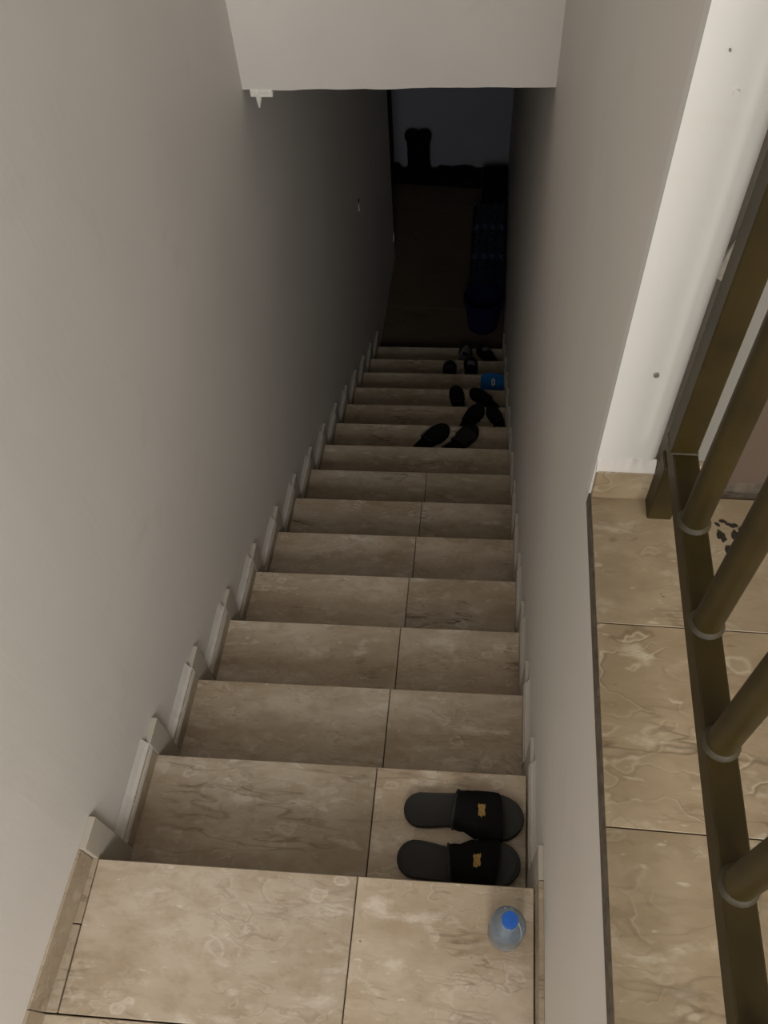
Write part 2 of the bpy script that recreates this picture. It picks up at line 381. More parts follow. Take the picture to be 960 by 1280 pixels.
# rear wall with the window that lights the place
bm = bmesh.new()
box(bm, -0.3, 3.2, -3.2, -3.0, -0.2, 1.75); box(bm, -0.3, 3.2, -3.2, -3.0, 3.32, 3.4)
box(bm, -0.3, 0.30, -3.2, -3.0, 1.75, 3.32); box(bm, 2.80, 3.2, -3.2, -3.0, 1.75, 3.32)
struct(obj('wall_rear', bm, M['wall']), 'rear wall of the landing around the window, behind the viewer', 'wall')
w = bpy.data.objects.new('window_1', None); C.objects.link(w)
struct(w, 'wide window behind the viewer', 'window')
bm = bmesh.new()
for x in (0.30, 1.53, 2.76): box(bm, x, x + 0.04, -3.12, -3.06, 1.75, 3.32)
box(bm, 0.34, 1.53, -3.12, -3.06, 1.75, 1.79); box(bm, 1.57, 2.76, -3.12, -3.06, 1.75, 1.79)
box(bm, 0.34, 1.53, -3.12, -3.06, 3.28, 3.32); box(bm, 1.57, 2.76, -3.12, -3.06, 3.28, 3.32)
obj('window_frame', bm, M['bronze'], w)

# ------------------------------------------------------------------ the staircase
st = thing('staircase', 'steep flight of fifteen beige marble steps going down between two plaster walls', 'staircase')
JX = 0.571
def slab(name, xa, xb, k, ya0, yb0, mat, e=0.0):
    """a tread piece: ya0, yb0 are y at x = 0; xa/xb may be functions of y."""
    fa = xa if callable(xa) else (lambda y: xa); fb = xb if callable(xb) else (lambda y: xb)
    z1 = ztop(k) + e; z0 = z1 - TZ
    p = []
    for z in (z0, z1):
        for f, y in ((fa, ya0), (fb, ya0), (fb, yb0), (fa, yb0)):
            x = f(y); p.append((x, y + SK * x, z))
    bm = bmesh.new(); hexa(bm, p); bev(bm, 0.0016)
    return obj(name, bm, mat, st)
GAP = 0.0012
TONE = [(1.0, 1.16), (0.92, 1.12), (0.88, 0.97), (1.06, 0.95), (1.10, 0.90), (0.97, 0.93), (0.93, 0.90), (1.0, 0.95)]   # slabs cut from different blocks
for k in range(NS):
    ya = nose(k - 1) - 0.014 if k else -0.3165 + 0.002
    yb = nose(k)
    if k <= 7:
        a_ = slab('tread_tile', (lambda y: 0.0005) if k == 0 else xin, JX - GAP, k, ya, yb, M['stair'], 0.0006 * random.uniform(-1, 1))
        b_ = slab('tread_tile', JX + GAP, W - 0.0005 if k < 2 else XR - 0.004, k, ya, yb, M['stair'], 0.0006 * random.uniform(-1, 1))
        for o_, t_ in ((a_, TONE[k][0]), (b_, TONE[k][1])): o_.color = (t_, t_ * 0.995, t_ * (0.97 + 0.03 * t_), 1)
    else:
        slab('tread_tile', xin, XR - 0.004, k, ya, yb, M['stair'])
    # riser under this nosing
    z1 = ztop(k) - TZ; z0 = ztop(k + 1) if k + 1 < NS else FLOOR_Z
    p = []
    for z in (z0, z1):
        for x, dy in ((xin(yb), -0.026), (XR - 0.004, -0.026), (XR - 0.004, -0.008), (xin(yb), -0.008)):
            p.append((x, yb + dy + SK * x, z))
    bm = bmesh.new(); hexa(bm, p); obj('riser_tile', bm, M['stair'], st)
# mortar bed below the treads, seen only in the joints
bm = bmesh.new()
poly = [(-1.4, ztop(0) - TZ - 0.001)]
for k in range(NS):
    poly += [(nose(k) - 0.027, ztop(k) - TZ - 0.001), (nose(k) - 0.027, (ztop(k + 1) if k + 1 < NS else FLOOR_Z) - (TZ + 0.001 if k + 1 < NS else 0.03))]
poly += [(nose(14) - 0.03, -2.75), (-1.4, -2.75)]
clean = [poly[0]]
for q in poly[1:]:
    if abs(q[0] - clean[-1][0]) > 1e-5 or abs(q[1] - clean[-1][1]) > 1e-5: clean.append(q)
prism_x(bm, clean, lambda y: xt(y) + 0.002, W - 0.002)
obj('mortar_bed', bm, M['grout'], st)
# top landing, one big pair of tiles behind the first tread, and the narrow filler strip by the left skirting
for xa, xb in ((xin, JX - GAP), (JX + GAP, W - 0.0005)):
    for y0, y1 in ((-0.60, -0.3175), (-0.90, -0.6035), (-1.385, -0.9035)):
        slab('landing_tile', xa, xb, 0, y0, y1, M['stair'])
slab('filler_strip', xin, -0.0012, 0, -0.15, -0.003, M['skirt'], 0.001)
slab('filler_strip', xin, -0.0022, 0, -0.3145, -0.152, M['skirt'], 0.0022)

# ------------------------------------------------------------------ stepped skirtings
B = 0.082
def skirting(name, label, face, sign, kk):
    par = bpy.data.objects.new(name, None); C.objects.link(par); struct(par, label, 'baseboard')
    for k in kk:
        zt = ztop(k); y1 = nose(k); y0 = nose(k - 1) if k else -0.3165
        off = SK * (0 if sign > 0 else W)
        y0 += off; y1 += off
        td = (0.0135 if k else 0.004) if sign > 0 else 0.0098
        t1 = td + 0.002 * random.random(); t2 = (0.0135 if sign > 0 else 0.0098) - 0.001 + 0.003 * random.random(); j = 0.006 * random.uniform(-1, 1)
        ys = y0 + B - 0.012 if k else y0
        bm = bmesh.new()
        prism_x(bm, [(ys + 0.001, zt), (y1 - 0.001, zt), (y1 - 0.001, zt + B + j), (ys + 0.001, zt + B + j)], face, lambda y: face(y) + sign * t1)
        bev(bm, 0.0012); obj('tile', bm, M['skirt'], par)
        zb = ztop(k + 1) if k + 1 < NS else FLOOR_Z
        bm = bmesh.new()
        prism_x(bm, [(y1 + 0.0005, zb), (y1 + B - 0.013, zb), (y1 + B - 0.013, zt + B + j * 0.5), (y1 + 0.0005, zt + B + j * 0.5)], face, lambda y: face(y) + sign * t2)
        bev(bm, 0.0012); obj('tile', bm, M['smeared'], par)
        if k == 0: continue
        # uneven bead of plaster and paint over the top of the tile
        bm = bmesh.new(); nb = 14; rows = []
        ya_, yb_ = ys - 0.004, y1 + 0.002
        for i in range(nb + 1):
            y = ya_ + (yb_ - ya_) * i / nb; q = 0.004 * noise.noise((y * 30, k * 3.3, sign)) + 0.003 * noise.noise((y * 80, k, sign * 2))
            x_ = face(y); t = t1 + 0.0010 + q * 0.1
            rows.append([bm.verts.new(p) for p in ((x_, y, zt + B * 0.60 + q), (x_ + sign * t, y, zt + B * 0.60 + q), (x_ + sign * t, y, zt + B + j - 0.008), (x_ + sign * t * 0.45, y, zt + B + j + 0.010 + q), (x_, y, zt + B + j + 0.035 + q))])
        for r0, r1 in zip(rows, rows[1:]):
            for m_ in range(5): bm.faces.new([r0[m_], r0[(m_ + 1) % 5], r1[(m_ + 1) % 5], r1[m_]])
        bm.faces.new(rows[0]); bm.faces.new(rows[-1][::-1])
        obj('plaster_bead', bm, M['wall'], par)
    # rough bead of plaster and paint along the top of the tiles
    return par
bl = skirting('baseboard_left', 'zigzag of marble skirting tiles along the left side of the steps', xl, 1, range(NS))
br = skirting('baseboard_right', 'zigzag of marble skirting tiles along the right side of the steps', lambda y: XR, -1, range(NS))
bm = bmesh.new(); prism_x(bm, [(-1.38, ztop(0)), (-0.46, ztop(0)), (-0.318, ztop(0)), (-0.318, ztop(0) + B), (-0.46, ztop(0) + B), (-1.38, ztop(0) + B)], xl, lambda y: xl(y) + 0.006); bev(bm, 0.001)
obj('tile', bm, M['skirt'], bl)
bm = bmesh.new(); prism_x(bm, [(-1.38, ztop(0)), (-0.318, ztop(0)), (-0.318, ztop(0) + B), (-1.38, ztop(0) + B)], XR, XR - 0.010); bev(bm, 0.001)
obj('tile', bm, M['skirt'], br)

# ------------------------------------------------------------------ floors
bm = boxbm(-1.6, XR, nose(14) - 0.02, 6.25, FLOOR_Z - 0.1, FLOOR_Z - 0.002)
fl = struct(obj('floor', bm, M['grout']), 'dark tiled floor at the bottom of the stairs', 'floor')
y = nose(14) - 0.02; ft = []
for iy in range(4):
    for ix in range(4):
        xa, xb = -1.6 + ix * 0.64, min(-1.6 + (ix + 1) * 0.64, XR); ya, yb = 3.905 + iy * 0.6, min(3.905 + (iy + 1) * 0.6, 6.25)
        if xb <= xl(ya) - 0.2 and yb < 5.0: continue
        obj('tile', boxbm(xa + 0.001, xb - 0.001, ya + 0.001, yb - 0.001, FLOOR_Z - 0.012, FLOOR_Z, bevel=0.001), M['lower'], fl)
bm = boxbm(XR + 0.0005, 3.1, -3.0, 0.62, F - 0.2, F - 0.0045)
fu = struct(obj('floor', bm, M['grout']), 'beige marble floor of the upper landing behind the railing', 'floor')
ys = [0.4445, 0.211, -0.0775, -0.366, -0.655, -0.944, -1.233]
for y1, y0 in zip(ys, ys[1:]):
    for xa, xb in ((XR + 0.0035, 1.556), (1.558, 2.158), (2.160, 2.760)):
        p = boxbm(xa, xb, y0 + 0.0009, y1 - 0.0009, F - 0.012, F + 0.0004 * random.uniform(-1, 0.3), bevel=0.0005)
        # wavering cut edge along the stair wall
        obj('tile', p, M['tile'], fu)
# mortar ridge along the edge of the ledge
bm = bmesh.new(); n = 260; rows = []
for i in range(n + 1):
    y = -1.3 + (YC + 1.3) * i / n
    a = -0.0015 + 0.005 * noise.noise((y * 14, 3.1, 0)) + 0.003 * noise.noise((y * 55, 0.4, 0)); a *= 1 + 1.2 * min(1, max(0, y * 4)); a = max(a, -0.0055)
    zt = F - 0.006 + 0.003 * noise.noise((y * 40, 7.7, 0))
    rows.append([bm.verts.new(q) for q in ((XR - 0.0005, y, F - 0.03), (XR + 0.0002, y, zt), (XR + 0.0065 + a, y, zt + 0.0015), (XR + 0.007 + a, y, F - 0.03))])
for r0, r1 in zip(rows, rows[1:]):
    for j in range(3): bm.faces.new([r0[j], r0[j + 1], r1[j + 1], r1[j]])
    bm.faces.new([r0[3], r0[0], r1[0], r1[3]])
bm.faces.new(rows[0]); bm.faces.new(rows[-1][::-1])
obj('mortar_joint', bm, M['grout'], fu)
bp = bpy.data.objects.new('baseboard_front', None); C.objects.link(bp)
struct(bp, 'short marble skirting tile at the foot of the white pier', 'baseboard')
bm = boxbm(XR + 0.003, 1.044, 0.433, YC, F, F + 0.068, bevel=0.0015); obj('tile', bm, M['tile'], bp)
bm = boxbm(1.045, 1.1625, 0.456, YG, F, F + 0.062, bevel=0.0015); obj('tile', bm, M['tile'], bp)
bm = bmesh.new(); bmesh.ops.create_icosphere(bm, subdivisions=3, radius=0.010)
for v in bm.verts: v.co = Vector((v.co.x * 0.9 + 1.155, v.co.y * 0.35 + 0.4645, v.co.z * 1.1 + F + 0.068)) + v.co * 0.9 * noise.noise(v.co * 160)
obj('plaster_lump', bm, M['wall'], bp, True)
bm = bmesh.new(); n = 40; rows = []
for i in range(n + 1):
    x = XR + 0.001 + (1.043 - XR) * i / n; q = 0.006 * noise.noise((x * 40, 2, 1)) + 0.004 * noise.noise((x * 95, 5, 1))
    rows.append([bm.verts.new(p) for p in ((x, YC + 0.002, F + 0.066), (x, 0.4345, F + 0.066), (x, 0.4355, F + 0.072 + q * 0.4), (x, 0.4425, F + 0.085 + q), (x, YC + 0.002, F + 0.088 + q))])
for r0, r1 in zip(rows, rows[1:]):
    for j in range(5): bm.faces.new([r0[j], r0[(j + 1) % 5], r1[(j + 1) % 5], r1[j]])
bm.faces.new(rows[0]); bm.faces.new(rows[-1][::-1])
obj('plaster_bead', bm, M['wall'], bp, True)
# dried splashes on the landing floor and brown wall
def blot(bm, cx, cy, z, r, sx=1.0, ang=0.0, h=0.0008):
    n = 14; top = []; bot = []
    for i in range(n):
        a = 2 * PI * i / n; rr = r * (0.75 + 0.5 * noise.noise((math.cos(a) * 2 + cx * 90, math.sin(a) * 2 + cy * 70, 1)))
        x, y = rr * math.cos(a) * sx, rr * math.sin(a)
        X, Y = cx + x * math.cos(ang) - y * math.sin(ang), cy + x * math.sin(ang) + y * math.cos(ang)
        top.append(bm.verts.new((X, Y, z + h))); bot.append(bm.verts.new((X, Y, z - 0.0005)))
    bm.faces.new(top); bm.faces.new(bot[::-1])
    for i in range(n): bm.faces.new([top[i], bot[i], bot[(i + 1) % n], top[(i + 1) % n]])
for i, (x, y, r, s, a) in enumerate(((1.153, 0.372, 0.008, 1.8, 1.9), (1.160, 0.350, 0.005, 1.6, 1.2), (1.173, 0.375, 0.006, 1.9, 1.5), (1.172, 0.393, 0.005, 2.4, -0.2), (1.158, 0.400, 0.004, 2.2, -0.3), (1.149, 0.394, 0.0035, 1.6, 2.4), (1.187, 0.388, 0.005, 2.0, 0.3))):
    bm = bmesh.new(); blot(bm, x, y, F, r, s, a); obj('dried_splash', bm, M['black_stain'], fu)
bm = bmesh.new(); n = 30; rows = []
for i in range(n + 1):
    x = 1.165 + 0.22 * i / n; q = 0.004 * noise.noise((x * 60, 0, 4))
    rows.append([bm.verts.new(p) for p in ((x, 0.4705, F + 0.009 + q), (x, 0.459 + q * 1.5, F + 0.0016), (x, 0.459 + q * 1.5, F - 0.003), (x, 0.4705, F - 0.003))])
for r0, r1 in zip(rows, rows[1:]):
    for j in range(4): bm.faces.new([r0[j], r0[(j + 1) % 4], r1[(j + 1) % 4], r1[j]])
bm.faces.new(rows[0]); bm.faces.new(rows[-1][::-1])
obj('mortar_joint', bm, M['grout'], wb)

# ------------------------------------------------------------------ railing on the landing
rl = thing('stair_railing', 'dark brown steel railing with round balusters on the marble ledge at right', 'railing')
RX0, RX1, RZ0, RZ1 = 1.046, 1.081, F + 0.130, F + 0.167
obj('bottom_rail', boxbm(RX0, RX1, -1.25, 0.434, RZ0, RZ1, bevel=0.002), M['bronze'], rl)
obj('post', boxbm(1.0425, 1.0795, 0.396, 0.4335, RZ1 + 0.0005, F + 0.92, bevel=0.002), M['bronze'], rl)
obj('leg', boxbm(1.0425, 1.0795, 0.397, 0.4325, F, RZ0, bevel=0.002), M['bronze'], rl)
obj('post', boxbm(1.0425, 1.0795, -1.25, -1.213, RZ1 + 0.0005, F + 0.92, bevel=0.002), M['bronze'], rl)
obj('leg', boxbm(1.0425, 1.0795, -1.25, -1.213, F, RZ0, bevel=0.002), M['bronze'], rl)
obj('top_rail', boxbm(1.036, 1.088, -1.27, 0.4445, F + 0.92, F + 0.955, bevel=0.006, seg=2), M['bronze'], rl)
bx = 1.0635
for i in range(10):
    y = 0.283 - 0.151 * i
    bm = bmesh.new(); tube(bm, [(bx, y, RZ1 - 0.001), (bx, y, F + 0.921)], 0.0178, 20)
    bo = obj('baluster', bm, M['bronze'], rl, True)
    bm = bmesh.new()
    lathe(bm, [(0.0178, 0.006), (0.0205, 0.004), (0.0225, 0.0), (0.0178, -0.001)], 20, False, False, lambda u, z: 1 + 0.02 * noise.noise((u * 20, i, 0)))
    wo = obj('weld', bm, M['weld'], bo, True); wo.location = (bx, y, RZ1 + 0.0005)
bm = bmesh.new(); box(bm, 1.0415, 1.0805, 0.394, 0.4335, RZ1 - 0.001, RZ1 + 0.003); bev(bm, 0.0015)
obj('weld', bm, M['weld'], rl)

# ------------------------------------------------------------------ bottle on the top step
bt = thing('water_bottle', 'small clear blue-tinted water bottle with a blue cap standing on the top step', 'bottle', (0.8835, -0.0905, ztop(0) + 0.0006), 0.4)
HB = 0.165
prof = [(0.012, 0.004), (0.024, 0.0), (0.0325, 0.003), (0.0355, 0.012), (0.0358, 0.03)]
for i in range(4):
    z = 0.034 + i * 0.015
    prof += [(0.0358, z), (0.0345, z + 0.004), (0.0345, z + 0.007), (0.0358, z + 0.011)]
prof += [(0.0358, 0.100), (0.0345, 0.109), (0.030, 0.121), (0.0225, 0.132), (0.0155, 0.140), (0.0132, 0.145), (0.0132, HB - 0.004)]
bm = bmesh.new(); lathe(bm, prof, 40, True, False, lambda u, z: 1 + (0.02 * math.cos(u * 2 * PI * 5) if z < 0.006 else 0)); body = obj('bottle_body', bm, M['pet'], bt, True)
bm = bmesh.new(); lathe(bm, [(0.0134, 0.1475), (0.0165, 0.1475), (0.017, 0.149), (0.0134, 0.1505)], 30, True, True); obj('neck_ring', bm, M['pet'], bt, True)
bm = bmesh.new(); lathe(bm, [(0.0152, HB - 0.0135), (0.0156, HB - 0.013), (0.0156, HB - 0.001), (0.0148, HB + 0.0015), (0.010, HB + 0.002)], 48, True, True, lambda u, z: 1 + 0.012 * math.cos(u * 2 * PI * 24))
obj('cap', bm, M['cap'], bt, True)

# ------------------------------------------------------------------ footwear
def outline(L, hw, bw, n=22, arch=0.014, slant=0.3):
    """closed outline of a right-foot sole, heel at (0,0), toe at (L,0); medial side is +y."""
    def prof(t):
        # half width along the length: heel round, waist, ball, toe round
        base = hw + (bw - hw) * min(1, max(0, (t - 0.18) / 0.50)) ** 1.2
        r = hw * 1.02
        x = t * L
        if x < r: base = min(base, hw) * math.sqrt(max(0, 1 - ((r - x) / r) ** 2))
        rt_ = bw * 1.35; d = L - x
        if d < rt_: base *= math.sqrt(max(0, 1 - ((rt_ - d) / rt_) ** 2.3))
        return base
    med, lat = [], []
    for i in range(n + 1):
        t = 0.5 - 0.5 * math.cos(PI * i / n)
        p = prof(t); x = t * L
        a = arch * math.exp(-((t - 0.43) / 0.16) ** 2)
        sh = slant * 0.018 * max(0, t - 0.55) / 0.45            # toe leans to the medial side
        med.append((x, p - a + sh)); lat.append((x, -p + 0.25 * a * 0.5 + sh))
    return lat + med[-2:0:-1]

def inset(pts, d):
    n = len(pts); out = []
    cx = sum(p[0] for p in pts) / n
    for i in range(n):
        a, b = Vector(pts[i - 1]), Vector(pts[(i + 1) % n]); t = (b - a)
        if t.length < 1e-9: out.append(pts[i]); continue
        t.normalize(); out.append((pts[i][0] - t.y * d, pts[i][1] + t.x * d))
    return out

def stack_rings(bm, rings, top=True, bottom=True):
    R = [[bm.verts.new(p) for p in r] for r in rings]
    n = len(R[0])
    for a, b in zip(R, R[1:]):
        for i in range(n): bm.faces.new([a[i], a[(i + 1) % n], b[(i + 1) % n], b[i]])
    if bottom: bm.faces.new(R[0][::-1])
    if top: bm.faces.new(R[-1])

EMB = [(-7, -4), (-6, 1), (-8, 5), (-6, 8), (-3, 6), (0, 8), (4, 7), (6, 9), (7, 5), (5, 1), (7, -3), (6, -7), (2, -6), (0, -9), (-3, -7), (-6, -8)]
def slide(label, heel, ang, z, L=0.285, hw=0.041, bw=0.0515, left=False, emblem=False, group=None, foot='footbed', s0=0.44, s1=0.80, hgt=0.05, base='black_rubber', thick=0.026, strap_mat='black_fabric', name='slide_sandal'):
    t = thing(name, label, 'sandal', (heel[0], heel[1], z + 0.0004), ang, group)
    pts = outline(L, hw, bw)
    if left: pts = [(x, -y) for x, y in pts][::-1]
    th = thick
    def ring(d, zz, arch=0.0): return [(p[0], p[1], zz + 0.006 * max(0, p[0] / L - 0.85) / 0.15 * (1 if zz > 0.004 else 0.6)) for p in inset(pts, d)]
    bm = bmesh.new()
    stack_rings(bm, [ring(0.005, 0), ring(0.001, 0.004), ring(0.0, 0.012), ring(0.0005, th - 0.003), ring(0.003, th), ring(0.0065, th - 0.001)])
    obj('sole', bm, M[base], t, True)
    bm = bmesh.new()
    stack_rings(bm, [ring(0.0055, th - 0.004), ring(0.006, th - 0.0004), ring(0.010, th - 0.0008), ring(0.018, th - 0.003)])
    obj('footbed', bm, M[foot], t, True)
    # strap: an arched band from edge to edge
    def halfw(x, side):
        ys = [p[1] for p in pts if abs(p[0] - x) < L * 0.06 and (p[1] > 0) == (side > 0)]
        return (max(ys) if side > 0 else min(ys)) if ys else side * bw
    nu, nv = 18, 9; outer, inner = [], []
    sgn = -1 if left else 1
    for j in range(nv + 1):
        v = j / nv; ro, ri = [], []
        for i in range(nu + 1):
            u = i / nu; th_ = PI * u
            x = L * (s0 + (s1 - s0) * v) + (0.012 * math.cos(th_) * sgn * (0.5 - v)) + 0.010 * math.sin(th_) * (0.4 - v) * -1
            y0_, y1_ = halfw(x, -1) - 0.002, halfw(x, 1) + 0.002
            cyy, hh = (y0_ + y1_) / 2, (y1_ - y0_) / 2
            ca, sa = math.cos(th_), math.sin(th_) ** 0.62
            top = hgt * (1.05 - 0.38 * v)
            for lst, off in ((ro, 0.0), (ri, 0.004)):
                lst.append((x, cyy - (hh - off) * (abs(ca) ** 0.8) * (1 if ca > 0 else -1), 0.008 + (th - 0.016 + top - off) * sa))
        outer.append(ro); inner.append(ri)
    bm = bmesh.new()
    vo = [[bm.verts.new(p) for p in r] for r in outer]; vi = [[bm.verts.new(p) for p in r] for r in inner]
    for j in range(nv):
        for i in range(nu):
            bm.faces.new([vo[j][i], vo[j][i + 1], vo[j + 1][i + 1], vo[j + 1][i]])
            bm.faces.new([vi[j][i], vi[j + 1][i], vi[j + 1][i + 1], vi[j][i + 1]])
    for i in range(nu):
        bm.faces.new([vo[0][i], vi[0][i], vi[0][i + 1], vo[0][i + 1]]); bm.faces.new([vo[nv][i], vo[nv][i + 1], vi[nv][i + 1], vi[nv][i]])
    for j in range(nv):
        bm.faces.new([vo[j][0], vo[j + 1][0], vi[j + 1][0], vi[j][0]]); bm.faces.new([vo[j][nu], vi[j][nu], vi[j + 1][nu], vo[j + 1][nu]])
    so = obj('strap', bm, M[strap_mat], t, True)
    # padded lip at the ankle edge of the strap
    bm = bmesh.new(); tube(bm, [Vector(p) + Vector((-0.001, 0, 0)) for p in outer[0]], 0.0032, 8); obj('piping', bm, M['footbed'], so, True)
    if emblem:
        bm = bmesh.new(); mid = outer[5]; c = Vector(mid[nu // 2]); nx = (Vector(outer[7][nu // 2]) - Vector(outer[3][nu // 2])).normalized(); ny = (Vector(mid[nu // 2 + 1]) - Vector(mid[nu // 2 - 1])).normalized(); nn = nx.cross(ny).normalized()
        if nn.z < 0: nn = -nn
        a = [bm.verts.new(c + nx * (px * 0.00125) + ny * (py * 0.00185) + nn * 0.0026) for px, py in EMB]
        b = [bm.verts.new(c + nx * (px * 0.00125) + ny * (py * 0.00185) - nn * 0.003) for px, py in EMB]
        bm.faces.new(a); bm.faces.new(b[::-1])
        for i in range(len(EMB)): bm.faces.new([a[i], b[i], b[(i + 1) % len(EMB)], a[(i + 1) % len(EMB)]])
        eo = obj('emblem', bm, M['gold'], so); eo['label'] = 'small gold crest on the black strap'
    return t

z1 = ztop(1)
GS = 'pair of black slides with gold crests'
slide('black slide with gold crest, further from the viewer, on the second step', (0.647, 0.192), math.radians(0), z1, 0.289, 0.042, 0.056, left=True, emblem=True, group=GS)
slide('black slide with gold crest, nearer the viewer, tucked under the top step edge', (0.640, 0.078), math.radians(0), z1, 0.289, 0.044, 0.054, left=False, emblem=True, group=GS)

def plain_slide(label, tip, deg, k, L, left, group, hw=0.038, bw=0.046, **kw):
    a = math.radians(deg); heel = (tip[0] - L * math.cos(a), tip[1] - L * math.sin(a))
    return slide(label, heel, a, ztop(k), L, hw, bw, left, False, group, foot='black_fabric', base='black_fabric', hgt=0.038, **kw)
GA = 'pair of plain slippers on the tenth step'
plain_slide('plain black slipper, left of the pair lying aslant on the tenth step', (0.630, 2.523), 54, 9, 0.265, True, GA, 0.042, 0.05)
plain_slide('plain dark brown slipper, right of the pair lying aslant on the tenth step', (0.790, 2.518), 50, 9, 0.265, False, GA, 0.042, 0.05, strap_mat='brown_rubber')
GB = 'black slippers with toes together'
plain_slide('black slipper on the eleventh step, left of the two with toes together', (0.800, 2.818), 68, 10, 0.25, True, GB)
plain_slide('black slipper on the eleventh step by the right wall, toe to the other', (0.862, 2.815), 108, 10, 0.24, False, GB, 0.032, 0.036)
GC = 'black slippers below the blue tub'
plain_slide('black slipper on the twelfth step, pointing straight down the stairs', (0.645, 3.098), 106, 11, 0.25, True, GC, 0.035, 0.042)
plain_slide('black slipper on the twelfth step, lying askew towards the right wall', (0.752, 3.085), 133, 11, 0.24, False, GC, 0.035, 0.042)

def sneaker(label, tip, deg, k, L, upper, sole, group, tongue='black_fabric', lace='grey_knit'):
    a = math.radians(deg); heel = (tip[0] - L * math.cos(a), tip[1] - L * math.sin(a))
    t = thing('sneaker', label, 'shoe', (heel[0], heel[1], ztop(k) + 0.0004), a, group)
    pts = outline(L, 0.036, 0.046)
    def ring(d, z): return [(p[0], p[1], z + 0.01 * max(0, p[0] / L - 0.8) / 0.2) for p in inset(pts, d)]
    bm = bmesh.new(); stack_rings(bm, [ring(0.004, 0), ring(0.0, 0.006), ring(0.0, 0.02), ring(0.003, 0.024)]); obj('sole', bm, M[sole], t, True)
    # upper: sections along the length, open at the ankle
    secs = []; n = 16
    for i in range(15):
        u = i / 14; x = L * (0.02 + 0.95 * u)
        w = 0.034 + 0.008 * math.sin(PI * min(1, u * 1.1)); w *= math.sqrt(max(0.02, 1 - max(0, (u - 0.72) / 0.29) ** 2)) * (0.75 + 0.25 * min(1, u / 0.1))
        h = 0.085 - 0.012 * u if u < 0.5 else 0.079 - 0.105 * (u - 0.5)
        secs.append((x, w, max(h, 0.034)))
    bm = bmesh.new(); rows = []
    for x, w, h in secs:
        opening = x < 0.52 * L
        r = []
        for j in range(n + 1):
            th_ = PI * (j / n)
            y = w * math.cos(th_) * (1.0 if not opening else 1.0); z = 0.022 + (h - 0.022) * math.sin(th_) ** 0.7
            if opening and 0.30 < j / n < 0.70:
                z -= 0.045 * math.sin(PI * (j / n - 0.30) / 0.40) ** 0.5
            r.append(bm.verts.new((x, y, z)))
        rows.append(r)
    for r0, r1 in zip(rows, rows[1:]):
        for j in range(n): bm.faces.new([r0[j], r0[j + 1], r1[j + 1], r1[j]])
    for r in (rows[0], rows[-1]): bm.faces.new(r)
    obj('upper', bm, M[upper], t, True)
    bm = bmesh.new(); hexa(bm, [(L * 0.42, -0.018, 0.07), (L * 0.72, -0.016, 0.052), (L * 0.72, 0.016, 0.052), (L * 0.42, 0.018, 0.07), (L * 0.42, -0.016, 0.10), (L * 0.72, -0.012, 0.066), (L * 0.72, 0.012, 0.066), (L * 0.42, 0.016, 0.10)]); bev(bm, 0.004)
    obj('tongue', bm, M[tongue], t, True)
    for i in range(4):
        x = L * (0.50 + 0.06 * i); z = 0.0955 - 0.0072 * i
        bm = bmesh.new(); tube(bm, [(x, -0.022, z - 0.012), (x, 0, z), (x + 0.006, 0.022, z - 0.012)], 0.0022, 6); obj('lace', bm, M[lace], t, True)
    return t
GE = 'sneakers near the foot of the stairs'
sneaker('low black sneaker alone at left on the second step from the bottom', (0.605, 3.625), 88, 13, 0.25, 'black_fabric', 'black_rubber', GE, lace='black_rubber')
sneaker('grey and black sneaker on the second step from the bottom, beside the blue tub', (0.735, 3.668), 92, 13, 0.26, 'black_fabric', 'black_rubber', GE, lace='grey_knit')
sneaker('grey knit sneaker on the bottom step, left of the black one', (0.700, 3.940), 86, 14, 0.26, 'grey_knit', 'black_rubber', GE)
sneaker('black sneaker on the bottom step, turned towards the right wall', (0.790, 3.945), 116, 14, 0.24, 'black_fabric', 'black_rubber', GE)

# ------------------------------------------------------------------ blue tub on the step
t = thing('plastic_tub', 'bright blue plastic tub with a pale oval mark on a lower step', 'tub', (0.873, 3.262, ztop(12) + 0.0004))
def rrect(hx, hy, r, n=6):
    p = []
    for cx, cy, a0 in ((hx - r, hy - r, 0), (-hx + r, hy - r, PI / 2), (-hx + r, -hy + r, PI), (hx - r, -hy + r, 1.5 * PI)):
        for i in range(n + 1):
            a = a0 + PI / 2 * i / n; p.append((cx + r * math.cos(a), cy + r * math.sin(a)))
    return p
def rr3(hx, hy, r, z): return [(x, y, z) for x, y in rrect(hx, hy, r)]
bm = bmesh.new(); stack_rings(bm, [rr3(0.060, 0.066, 0.02, 0), rr3(0.064, 0.070, 0.022, 0.004), rr3(0.066, 0.072, 0.024, 0.044)]); obj('tub_body', bm, M['navy'], t, True)
bm = bmesh.new(); stack_rings(bm, [rr3(0.068, 0.075, 0.036, 0.0445), rr3(0.070, 0.077, 0.038, 0.047), rr3(0.070, 0.077, 0.038, 0.057), rr3(0.066, 0.073, 0.035, 0.061), rr3(0.060, 0.067, 0.03, 0.060)]); lid = obj('lid', bm, M['blue'], t, True)
bm = bmesh.new()
ro = [bm.verts.new((0.006 + 0.0115 * math.cos(a * PI / 12), 0.0 + 0.030 * math.sin(a * PI / 12), 0.0615)) for a in range(24)]
ri = [bm.verts.new((0.006 + 0.0045 * math.cos(a * PI / 12), 0.0 + 0.020 * math.sin(a * PI / 12), 0.0615)) for a in range(24)]
for i in range(24): bm.faces.new([ro[i], ro[(i + 1) % 24], ri[(i + 1) % 24], ri[i]])
ex = bmesh.ops.extrude_face_region(bm, geom=bm.faces[:]); bmesh.ops.translate(bm, vec=(0, 0, -0.0022), verts=[v for v in ex['geom'] if isinstance(v, bmesh.types.BMVert)])
obj('oval_mark', bm, M['cream'], lid)

